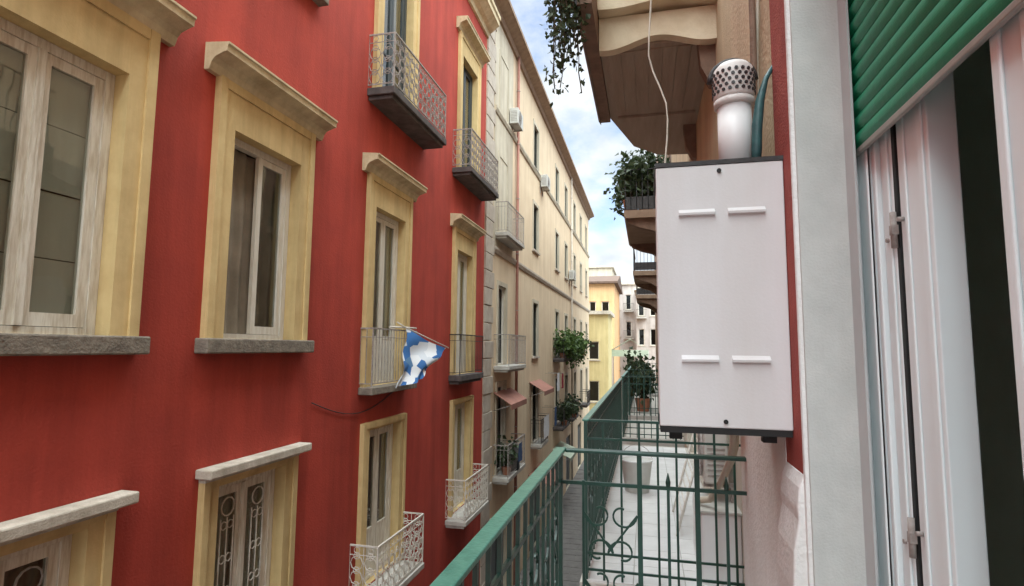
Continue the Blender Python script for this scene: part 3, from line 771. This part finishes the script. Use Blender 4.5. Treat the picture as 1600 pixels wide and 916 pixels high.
# painted door reveal (stone lining)
rv = MB()
rv.box(OX - .004, .75, DOOR[1], DOOR[1] + .012, -1.5, 1.36)
rv.box(OX - .004, .75, DOOR[0] - .012, DOOR[0], -1.5, 1.36)
rv.box(OX - .004, .75, DOOR[0], DOOR[1], 1.35, 1.362)
rv.build('door_reveal', 'reveal', own)
# thin render edge between the reveal and the red band
box(OX - .014, OX, DOOR[1] + .0125, DOOR[1] + .03, -1.5, 1.36).build('edge_bead', 'plaster_white', own)
# red rendered band beside the reveal, above the dado
b = MB().box(OX - .010, OX - .0005, DOOR[1] + .031, 1.96, -.36, 9)
b.build('red_band', 'red_stone', own)
# white moulded foot of the red band, and smooth white wall beside it
b = MB()
prof = [(OX, -8), (OX - .016, -8), (OX - .016, -1.05), (OX - .034, -.93), (OX - .046, -.80), (OX - .05, -.66), (OX - .046, -.56), (OX - .034, -.50), (OX - .03, -.475), (OX - .032, -.44), (OX - .026, -.385), (OX - .012, -.352), (OX, -.345)]
b.prism(prof, DOOR[1] + .031, 1.96)
b.build('band_foot', 'plaster_white', own, bevel=.006)
box(OX - .012, OX - .0005, 1.9605, 2.856, -8, .3).build('white_wall', 'plaster_white', own)
# balcony slab with tiles
bal = box(-.47, OX, -2.2, 2.78, -1.68, -1.515).build('balcony', 'slab_light', own)
tm = MB().box(-.142, .142, -.142, .142, 0, .012).mesh('tile', ['tile_floor'], (0, 0, 0))
for i in range(3):
    for j in range(16): put('tile', tm, (-.31 + i * .29, -1.95 + j * .29, -1.513), bal)
for yy in (-1.4, .6, 2.3):
    MB().prism([(OX, -1.68), (-.3, -1.68), (-.3, -1.75), (0, -1.85), (OX, -2.1)], yy - .06, yy + .06).build('bracket', 'slab_light', bal)

# ---- door, roller shutter
SX = .58
dr = thing('balcony_door', 'white framed balcony door half hidden by the green roller shutter', 'door', (.66, .93, -1.5))
def stile(y0, y1, x0, x1, prof_mat, nm, parent, z0=-1.5, z1=1.34):
    return box(x0, x1, y0, y1, z0, z1).build(nm, prof_mat, parent, bevel=.004)
fr = MB().box(.60, .68, 1.635, 1.718, -1.49, 1.348).box(.60, .68, .182, .225, -1.49, 1.348).box(.60, .68, .225, 1.635, 1.30, 1.346)
fr.box(.588, .60, 1.655, 1.718, -1.49, 1.346)
fr.build('frame', 'pvc', dr, bevel=.004)
# shutter guide rail
gd = MB().box(SX - .022, SX - .016, 1.655, 1.718, -1.49, 1.346).box(SX + .012, SX + .018, 1.655, 1.718, -1.49, 1.346).box(SX - .022, SX + .018, 1.7185, 1.7195, -1.49, 1.346)
gd.build('shutter_guide', 'pvc_grey', dr)
# left leaf
lf = MB().box(.612, .672, 1.562, 1.63, -1.47, 1.295).box(.606, .612, 1.575, 1.60, -1.47, 1.295)
l1 = lf.build('door_leaf', 'pvc', dr, bevel=.004)
sl_ = MB().box(.614, .64, 1.545, 1.5625, -1.46, 1.29).build('seal', 'black_rubber', l1)
lf = MB().box(.616, .676, 1.385, 1.538, -1.47, 1.295).box(.610, .616, 1.40, 1.425, -1.47, 1.295).box(.6105, .616, 1.49, 1.505, -1.47, 1.295)
l2 = lf.build('door_leaf', 'pvc', dr, bevel=.005)
lf = MB().box(.60, .66, .90, 1.11, -1.47, 1.295).box(.592, .60, 1.075, 1.10, -1.47, 1.295).box(.592, .60, .98, 1.02, -1.47, 1.295).box(.6, .66, .26, .90, -1.47, -1.2).box(.6, .66, .26, .90, 1.15, 1.295).box(.6, .66, .23, .33, -1.2, 1.15)
l3 = lf.build('door_leaf', 'pvc', dr, bevel=.005)
box(.625, .631, .33, .90, -1.2, 1.15).build('pane', 'glass', l3)
for zz in (.30, -.44):
    hg = MB().tube([(.605, 1.553, zz - .045), (.605, 1.553, zz + .045)], .008, 8).box(.598, .613, 1.545, 1.561, zz - .012, zz + .012)
    hg.build('hinge', 'iron_grey', dr)
    for dy, dz in ((-.035, .02), (.035, -.02)): MB().tube([(.600, 1.553 + dy, zz + dz), (.614, 1.553 + dy, zz + dz)], .006, 6).build('screw', 'iron_grey', dr)
rs = thing('roller_shutter', 'green slatted roller shutter lowered over the top of the balcony door', 'shutter', (SX, .93, .52))
pt = .0465
prof = []
for k in range(9):
    a = k / 8; prof.append((SX - .003 - .0065 * math.sin(a * PI), .0005 + a * (pt - .002)))
prof += [(SX + .004, pt - .0015), (SX + .004, .0005)]
sm = MB().prism(prof, .19, 1.712).mesh('slat', ['shutter_green'], (SX, .93, 0))
for k in range(17):
    put('slat', sm, (SX, .93, .555 + k * pt), rs)
box(SX - .007, SX + .006, .19, 1.712, .539, .5552).build('bottom_bar', 'alu', rs, bevel=.003)
box(SX - .0015, SX + .003, .19, 1.712, .556, 1.34).build('slat_backing', 'shutter_green', rs)

# ---- white meter / boiler cabinet on the wall
cbn = thing('boiler_cabinet', 'white metal boiler cabinet fixed on the wall above the green railing', 'cabinet', (.23, 2.0, -.25))
box(.042, .422, 1.866, 2.20, -.238, .590).build('casing', 'cabinet_white', cbn, bevel=.006)
dp = MB().box(.038, .426, 1.852, 1.864, -.242, .594)
door = dp.build('door_panel', 'cabinet_white', cbn, bevel=.004)
for z in (.437, -.031):
    for (xa, xb) in ((.108, .219), (.258, .368)):
        MB().prism([(1.852, z - .009), (1.8385, z - .008), (1.8375, z - .001), (1.852, z + .012)], xa, xb, 'x').build('louvre', 'cabinet_white', door)
for z in (.572, -.222):
    MB().tube([(.235, 1.8525, z), (.235, 1.846, z)], .007, 10).build('lock', 'black_rubber', door)
box(.040, .424, 1.856, 2.2, -.262, -.2425).build('base_strip', 'black_rubber', cbn)
box(.036, .429, 1.850, 2.21, .5945, .609).build('lid_strip', 'iron_dark', cbn)
for xx in (.09, .375): box(xx - .02, xx + .02, 1.93, 1.97, -.292, -.2625).build('foot', 'black_rubber', cbn)

fl = thing('flue_pipe', 'white flue pipe with a perforated cap rising from the cabinet', 'pipe', (.31, 2.0, .609))
MB().tube([(.31, 2.0, .609), (.31, 2.0, .845)], .056, 24).build('pipe', 'white_plastic', fl)
MB().tube([(.31, 2.0, .838), (.31, 2.0, .842), (.31, 2.0, .862), (.31, 2.0, .866)], [.056, .067, .067, .058], 24).build('collar', 'plastic_cap', fl)
cp = MB(); prf = [(.064, .866), (.068, .872), (.068, .955), (.064, .975), (.05, .992), (.02, 1.0)]
cp.tube([(.31, 2.0, z) for r_, z in prf], [r_ for r_, z in prf], 24)
cap = cp.build('perforated_cap', 'plastic_cap', fl)
hm = MB().tube([(0, 0, 0), (0, -.004, 0)], .0062, 8).mesh('vent_hole', ['iron_dark'], (0, 0, 0))
for r_ in range(5):
    for k in range(20):
        a = 2 * PI * (k + .5 * (r_ % 2)) / 20
        put('vent_hole', hm, (.31 + .0675 * math.sin(a), 2.0 - .0675 * math.cos(a), .885 + r_ * .017), cap, (0, 0, a))
MB().tube([(.31 + .078 * math.cos(PI * k / 12) , 2.02, .945 + .078 * math.sin(PI * k / 12)) for k in range(13)], .009, 6).build('wire_bail', 'iron_dark', fl)
hs = MB().tube([(.362, 1.935, .609), (.366, 1.935, .66), (.370, 1.935, .745), (.382, 1.94, .83), (.405, 1.95, .91), (.436, 1.96, .965)], [.014, .017, .018, .015, .009, .006], 8)
tag(hs.build('hose', 'hose_teal'), 'dark teal hose running from cabinet top into the wall', 'hose')
hs = MB().tube([(.405, 2.15, .6), (.407, 2.15, .7), (.405, 2.16, .82), (.41, 2.16, 1.2), (.41, 2.16, 4)], .012, 8)
tag(hs.build('conduit', 'brick_trim'), 'thin brown conduit on the beige wall behind the flue pipe', 'pipe')
# loose twisted cord hanging to the cabinet
pts = []
for k in range(40):
    u = k / 39; z = 3.2 + (.60 - 3.2) * u
    pts.append((.045 + .012 * math.sin(u * 23) - .02 * math.exp(-((z - 1.08) / .12) ** 2) + (.035 if z < .95 else .035 * max(0, 1 - (z - .95) / .2)), 2.12 + .01 * math.sin(u * 17), z))
tag(MB().tube(pts, .0035, 6).build('cord', 'cord'), 'loose cream cord hanging down to the white cabinet', 'cord')
# cable clipped to the beige wall
tag(MB().tube([(OX - .008, 2.0, 1.9), (OX - .008, 2.12, 1.45), (OX - .008, 2.2, 1.13), (OX - .008, 2.24, .75), (OX - .008, 2.26, .4)], .006, 6).build('wall_cable', 'cord'), 'pale cable running diagonally up the beige wall above the cabinet', 'cable')

# ---- green wrought iron railings
def bar_mesh(h, t, mat='rail_green'): return MB().box(-t / 2, t / 2, -t / 2, t / 2, 0, h).mesh('bar', [mat], (0, 0, 0))
def scroll(b, c, s, plane, flip=1, t=.006):
    """S scroll: two spirals joined by a stem, about 2s tall"""
    pts = []
    for k in range(17):
        a = k / 16 * 1.6 * PI; r_ = s * .42 * (1 - .62 * k / 16)
        pts.append((r_ * math.cos(a + PI) * flip + s * .42 * flip * 0, s * .55 + r_ * math.sin(a + PI)))
    pts = pts[::-1]
    low = [(-p[0], -p[1]) for p in pts][::-1]
    allp = pts + low
    b.tube([((c[0] + p[0], c[1], c[2] + p[1]) if plane == 'xz' else (c[0], c[1] + p[0], c[2] + p[1])) for p in allp], t, 4, sm=False)
def green_railing(label, y0, y1, xo, xi, zr, zf, end_bars, near=True, far_end=False, scroll_every=1, zsub=-.16):
    t = thing('balcony_railing', label, 'railing', (xo, (y0 + y1) / 2, zf), None)
    # handrails
    MB().box(xo - .024, xo + .024, y0, y1, zr - .014, zr).build('handrail', 'handrail_green_skylit', t, bevel=.004)
    ye = y1 - .024 if not near else y0 + .024
    return t
own_rail = thing('balcony_railing', 'green iron railing of the near balcony with flat handrail below the cabinet', 'railing', (-.41, 1.0, -1.5))
ZR = -.48; XO = -.41; YE = 2.73
MB().box(XO - .025, XO + .025, -2.2, YE + .025, ZR - .016, ZR).build('handrail', 'handrail_green_skylit', own_rail, bevel=.004)
MB().box(XO + .0255, OX, YE - .022, YE + .022, ZR - .0165, ZR - .0005).build('handrail', 'rail_green', own_rail, bevel=.004)
MB().box(XO - .006, XO + .006, -2.2, YE - .012, ZR - .165, ZR - .149).build('mid_rail', 'rail_green', own_rail)
MB().box(XO + .0115, OX, YE - .006, YE + .006, ZR - .166, ZR - .15).build('mid_rail', 'rail_green', own_rail)
MB().box(XO - .008, XO + .008, -2.2, YE - .012, -1.40, -1.384).build('bottom_rail', 'rail_green', own_rail)
MB().box(XO + .0115, OX, YE - .007, YE + .007, -1.402, -1.386).build('bottom_rail', 'rail_green', own_rail)
post = bar_mesh(1.002, .022); thin = bar_mesh(.985, .013); shortb = bar_mesh(.84, .013)
for (xx, yy) in ((XO, YE), (-.04, YE), (.215, YE), (XO, .7), (XO, -1.4)): put('post', post, (xx, yy, -1.5), own_rail)
for xx in (.088, .34, -.30, ): put('bar', shortb, (xx, YE, -1.465), own_rail)
yy = YE - .115; k = 0
while yy > -2.1:
    put('bar', thin, (XO, yy, -1.482), own_rail); k += 1
    yy -= .115
sc = MB(); scroll(sc, (0, 0, 0), .19, 'yz', 1, .006); scm = sc.mesh('scroll', ['rail_green'], (0, 0, 0))
sc = MB(); scroll(sc, (0, 0, 0), .16, 'xz', 1, .006); scx = sc.mesh('scroll', ['rail_green'], (0, 0, 0))
yy = YE - .115 * 1.5; k = 0
while yy > -1.0:
    put('scroll', scm, (XO, yy, -.90), own_rail, (0, 0, PI if k % 2 else 0)); put('scroll', scm, (XO, yy, -1.2), own_rail, (0, 0, 0 if k % 2 else PI)); k += 1
    yy -= .23
for k, (xx, zz) in enumerate(((-.23, -.86), (-.12, -.86), (-.23, -1.16), (-.12, -1.16))): put('scroll', scx, (xx, YE, zz), own_rail, (0, 0, PI if k % 2 else 0))
# spiked finials on the short bars
for xx in (.088, .34):
    MB().tube([(xx, YE, -.63), (xx, YE, -.61), (xx, YE, -.57)], [.010, .012, .002], 6).build('finial', 'rail_green', own_rail)

NX = .60
# neighbouring building, set back a little
nb = thing('beige_building', 'beige neighbouring house behind the cabinet with a brown balcony soffit', 'building', (NX + 3, 8, -8))
NH = [(4.7, 5.8, -1.5, .95), (7.6, 8.7, -1.5, .95), (10.4, 11.5, -1.5, .95), (4.7, 5.8, 3.1, 5.6)]
wall_with_holes(NX, 2.862, 12.5, -8, 11, NH, .2, -1, 7).build('wall', ['beige', 'room', 'beige_white'], nb)
box(NX - .012, NX, 2.87, 12.4, -1.5, .9).box(NX - .012, NX, 2.87, 4.69, .9, 1.2)
wl = MB()
for (ya, yb) in ((2.87, 4.7), (5.8, 7.6), (8.7, 10.4), (11.5, 12.4)): wl.box(NX - .012, NX + .001, ya, yb, -1.5, 1.1)
wl.build('white_render', 'beige_white', nb)
for (ya, yb, za, zb) in NH:
    c = (ya + yb) / 2
    dd = MB().box(NX + .08, NX + .14, ya, ya + .09, za, zb).box(NX + .08, NX + .14, yb - .09, yb, za, zb).box(NX + .08, NX + .138, ya + .09, yb - .09, zb - .09, zb).box(NX + .08, NX + .14, c - .06, c + .06, za, zb - .09).build('balcony_door', 'wood_white', nb)
    for (a, b_) in ((ya + .09, c - .06), (c + .06, yb - .09)): box(NX + .1, NX + .106, a, b_, za, zb - .09).build('pane', 'glass_dark', dd)
# its balcony at our level
NB0, NB1 = 3.84, 9.3
nbal = box(-.45, NX, NB0, NB1, -1.70, -1.535).build('balcony', 'slab_light', nb)
tm2 = MB().box(-.162, .162, -.162, .162, 0, .014).mesh('tile', ['tile_floor'], (0, 0, 0))
for i in range(3):
    for j in range(16): put('tile', tm2, (-.27 + i * .33, NB0 + .18 + j * .33, -1.5345), nbal)
def long_railing(label, y0, y1, zr, zf, near_x1, step=.115, detail=True, grp=None):
    t = thing('balcony_railing', label, 'railing', (XO, (y0 + y1) / 2, zf), grp)
    MB().box(XO - .022, XO + .022, y0, y1, zr - .014, zr).build('handrail', 'handrail_green_skylit', t, bevel=.003 if detail else 0)
    MB().box(XO + .0225, near_x1, y0, y0 + .03, zr - .0145, zr - .0005).build('handrail', 'rail_green', t)
    for dz in (-.135, -.88 , -.985):
        MB().box(XO - .006, XO + .006, y0 + .03, y1, zr + dz, zr + dz + .014).build('rail', 'rail_green', t)
        MB().box(XO - .006, near_x1, y0 + .006, y0 + .018, zr + dz - .001, zr + dz + .013).build('rail', 'rail_green', t)
    tb = bar_mesh(zr - zf - .014, .014); tp = bar_mesh(zr - zf - .014, .024)
    put('post', tp, (XO, y0 + .012, zf), t); put('post', tp, (XO, y1 - .02, zf), t)
    yy = y0 + step
    while yy < y1 - .05: put('bar', tb, (XO, yy, zf), t); yy += step
    xx = XO + .118
    while xx < near_x1: put('bar', tb, (xx, y0 + .012, zf), t); xx += .118
    if detail:
        yy = y0 + step * 1.5; k = 0
        while yy < y0 + 3: put('scroll', scm, (XO, yy, -1.0), t, (0, 0, PI if k % 2 else 0)); yy += step * 2; k += 1
    return t
long_railing('green iron railing of beige house balcony, next beyond the near balcony', NB0 + .02, NB1, -.48, -1.52, NX, .115)
nbal2 = box(-.45, NX, 9.9, 12.45, -1.70, -1.52).build('balcony', 'slab_light', nb)
long_railing('green iron railing of the short second balcony on beige house', 9.95, 12.4, -.48, -1.52, NX, .13, False)

# ---- upper balcony of the beige house: brown soffit, cream moulded end
SZ = 2.62
up = MB().prism([(NX, 4.72), (-.36, 4.72), (-.36, 6.25), (-.12, 7.2), (.2, 7.6), (NX, 7.65)], SZ, SZ + .3, 'z')
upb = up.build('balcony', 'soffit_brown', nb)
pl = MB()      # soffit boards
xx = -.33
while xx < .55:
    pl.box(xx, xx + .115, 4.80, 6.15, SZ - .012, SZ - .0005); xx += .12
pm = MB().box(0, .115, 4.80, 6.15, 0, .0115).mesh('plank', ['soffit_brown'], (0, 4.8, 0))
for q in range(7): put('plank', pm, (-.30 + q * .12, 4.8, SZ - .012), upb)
MB().box(-.28, .56, 6.2, 6.3, SZ - .03, SZ - .0005).build('cross_batten', 'soffit_brown', upb)
# brown outer trim that runs on over the end
MB().prism([(-.475, SZ - .02), (-.365, SZ - .02), (-.365, SZ + .36), (-.475, SZ + .36)], 4.0, 6.3).build('outer_trim', 'brick_trim', upb)
MB().prism([(-.505, SZ + .02), (-.476, SZ - .03), (-.476, SZ + .38), (-.505, SZ + .38)], 4.0, 6.35).build('gutter', 'iron_dark', upb)
# scalloped cream end beam
def scallop(x0, x1, z, amp, n=24):
    out_ = []
    for k in range(n + 1):
        u = k / n; out_.append((x0 + (x1 - x0) * u, z + amp * math.cos(u * 2 * PI * 1.15 + 2.6) - amp * .4))
    return out_
bt = scallop(-.36, NX, SZ - .01, .045)
prof = bt + [(NX, SZ + .22), (-.36, SZ + .22)]
MB().prism([(p[0], p[1]) for p in prof], 4.62, 4.715, 'y').build('end_beam', 'beam_cream', upb)
bt = [(p[0], SZ + .245 + .02 * math.sin(p[0] * 7)) for p in bt]
MB().prism(bt + [(NX, SZ + .62), (-.40, SZ + .62)], 4.50, 4.712, 'y').build('end_moulding', 'beam_cream', upb)
# wall bracket under the soffit
MB().prism([(NX, SZ), (NX - .14, SZ), (NX - .12, SZ - .25), (NX - .05, SZ - .4), (NX, SZ - .42)], 4.72, 4.84).build('bracket', 'brick_trim', upb)
MB().prism([(NX, SZ), (NX - .14, SZ), (NX - .12, SZ - .25), (NX - .05, SZ - .4), (NX, SZ - .42)], 6.6, 6.72).build('bracket', 'brick_trim', upb)
upr = MB()
for q in range(20): upr.box(-.45, -.435, 4.1 + q * .115, 4.115 + q * .115, SZ + .38, SZ + 1.25)
upr.box(-.46, -.425, 4.0, 6.4, SZ + 1.25, SZ + 1.27); upr.build('railing', 'iron_dark', upb)

# trailing plant in a trough on the outside of that railing
vp = thing('trailing_plant', 'trailing plant hanging from a trough below the brown soffit edge', 'plant', (-.58, 4.2, 2.0))
box(-.72, -.51, 3.75, 4.75, SZ + .42, SZ + .60).build('trough', 'terracotta', vp, bevel=.01)
MB().tube([(-.51, 3.95, SZ + .56), (-.44, 3.95, SZ + .62)], .01, 5).build('hook', 'iron_dark', vp)
MB().tube([(-.51, 4.55, SZ + .56), (-.44, 4.55, SZ + .62)], .01, 5).build('hook', 'iron_dark', vp)
st = MB(); cs = []
for k in range(15):
    x = random.uniform(-.74, -.48); y = random.uniform(3.85, 4.25); z = SZ + .6; e = SZ + .60 - random.choice((.55, .7, .9, 1.05, 1.25))
    if k < 2: e = SZ - .68; x = -.63
    if k == 2: e = SZ - .62; x = -.47
    p = [(x, y, z)]
    while z > e:
        z -= .08; x += random.uniform(-.014, .014); y += random.uniform(-.02, .02); p.append((x, y, z)); cs.append((x, y, z))
        if z > SZ - .25: cs.append((x, y, z))
    st.tube(p, .0045, 4)
st.build('stem', 'bark', vp)
f = MB(); foliage(f, cs, 1050, .034, .052, .45); f.build('foliage', 'leaf_dark', vp, kind='stuff')

# ---- farther houses on our side
fr2 = thing('brown_row_house', 'brown house farther along our side with planted balconies', 'building', (3.5, 24, -8))
wall_with_holes(.62, 12.52, 40, -8, 9.5, [(13.5, 14.6, 3.0, 5.2), (22.6, 23.7, 2.9, 5.2), (17, 18, 3, 5.2), (30, 31, 2.9, 5.2), (14, 15, -1.5, .9), (20, 21, -1.5, .9)], .2, -1, 7).build('wall', ['brown_wall', 'room', 'brown_wall'], fr2)
for (ya, yb, zf, hr_) in ((12.9, 16.6, 3.18, .95), (21.5, 24.8, 2.95, .95), (27.5, 31, 2.6, .9)):
    c = MB()
    prof = [(.62, zf - .18), (-.42, zf - .18), (-.46, zf - .12), (-.46, zf), (.62, zf)]
    bb = c.prism(prof, ya, yb).build('balcony', 'brown_eave', fr2)
    for y_ in (ya + .15, yb - .35): MB().prism([(.62, zf - .18), (-.40, zf - .18), (-.36, zf - .26), (-.1, zf - .38), (.2, zf - .46), (.62, zf - .75)], y_, y_ + .2).build('bracket', 'brick_trim', bb)
    r = MB(); X = -.43
    n = int((yb - ya) / .13)
    for q in range(n): r.box(X - .008, X + .008, ya + .03 + q * .13, ya + .046 + q * .13, zf, zf + hr_)
    for q in range(8): r.box(X + .13 * q - .008, X + .13 * q + .008, ya + .02, ya + .036, zf, zf + hr_)
    r.box(X - .025, X + .025, ya, yb, zf + hr_, zf + hr_ + .02); r.box(X + .025, .62, ya, ya + .04, zf + hr_, zf + hr_ + .02)
    r.box(X - .01, .62, ya + .02, ya + .034, zf + .02, zf + .32)
    r.build('railing', 'iron_dark', bb)
balc = [box(-.45, .62, a, b_, -1.70, -1.52).build('balcony', 'slab_light', fr2) for a, b_ in ((13.2, 18.4), (19.5, 25.5))]
long_railing('green iron railing on the nearer low balcony of brown house', 13.25, 18.35, -.48, -1.52, .62, .16, False)
long_railing('green iron railing on the farther low balcony of brown house', 19.55, 25.45, -.48, -1.52, .62, .2, False)
potted('potted_plant', -.3, 13.2, 3.18, 1.0, .55, 'big leafy plant at the near corner of brown house upper balcony', 'leaf_dark', .15, 800, .2)
potted('potted_plant', .05, 13.4, 3.18, 1.15, .5, 'tall leafy plant against the wall side of brown house upper balcony', 'leaf_dark', .15, 700, .2)
potted('potted_plant', -.3, 14.6, 3.18, .85, .5, 'leafy plant farther back on the planted upper balcony of brown house', 'leaf_dark', .15, 500, .2)
potted('potted_plant', -.15, 20.3, -1.52, 1.1, .5, 'dark bushy plant on the farther low balcony of brown house', 'leaf_dark', .2, 400, .2)
potted('potted_plant', -.1, 14.2, -1.52, .85, .4, 'dark leafy plant on the nearer low balcony of brown house', 'leaf_dark', .15, 400, .2)

# ---- things on the neighbour's balcony
ac_unit('ac_unit', NX - .012, 4.42, -.93, .5, .16, .36, 'small air conditioner on white wall below the boiler cabinet', sgn=-1)
MB_ = MB().tube([(.40, 2.70, -.27), (.395, 2.82, -.36), (.41, 2.95, -.46), (.44, 3.3, -.60), (.45, 3.9, -.86), (.40, 4.05, -1.0), (.36, 4.1, -1.02), (.33, 4.12, -1.03)], .022, 8)
tag(MB_.build('drain_hose', 'pipe_beige'), 'bent cream drain hose under cabinet beside air conditioner', 'hose')
# white plastic storage cupboard and drying rack
cu = thing('storage_cupboard', 'low white plastic cupboard standing on the beige house balcony', 'cupboard', (.45, 4.35, -1.52))
box(.335, .585, 4.0, 4.62, -1.52, -1.08).build('body', 'white_plastic', cu, bevel=.008)
for (a, b_) in ((4.01, 4.305), (4.315, 4.61)): box(.328, .335, a, b_, -1.49, -1.10).build('door', 'white_plastic', cu)
box(.325, .59, 3.99, 4.63, -1.08, -1.06).build('top', 'ac_white', cu, bevel=.004)
dk = thing('drying_rack', 'folded white drying rack leaning by the wall on beige house balcony', 'drying rack', (.3, 5.2, -1.52))
for yy in (4.9, 5.6): MB().tube([(.22, yy, -1.52), (.44, yy, -.72)], .011, 6).build('leg', 'iron_white', dk)
wr = MB().tube([(.24, 4.9, -1.45), (.24, 5.6, -1.45)], .006, 5).mesh('rod', ['iron_white'], (.24, 4.9, -1.45))
for q in range(9): put('rod', wr, (.245 + q * .022, 4.9, -1.43 + q * .08), dk)

bk = thing('bucket', 'pale grey plastic bucket on the tiled floor of beige house balcony', 'bucket', (-.12, 6.3, -1.52))
MB().tube([(-.12, 6.3, z) for z in (-1.52, -1.515, -1.2, -1.19)], [.12, .125, .165, .17], 20).build('body', 'ac_white', bk)
MB().ring((-.12, 6.3, -1.19), .168, .009, 'xy', n=20).build('rim', 'white_plastic', bk)
MB().ring((-.12, 6.3, -1.2), .165, .004, 'xz', n=14, a0=0, a1=PI).build('handle', 'iron_grey', bk)
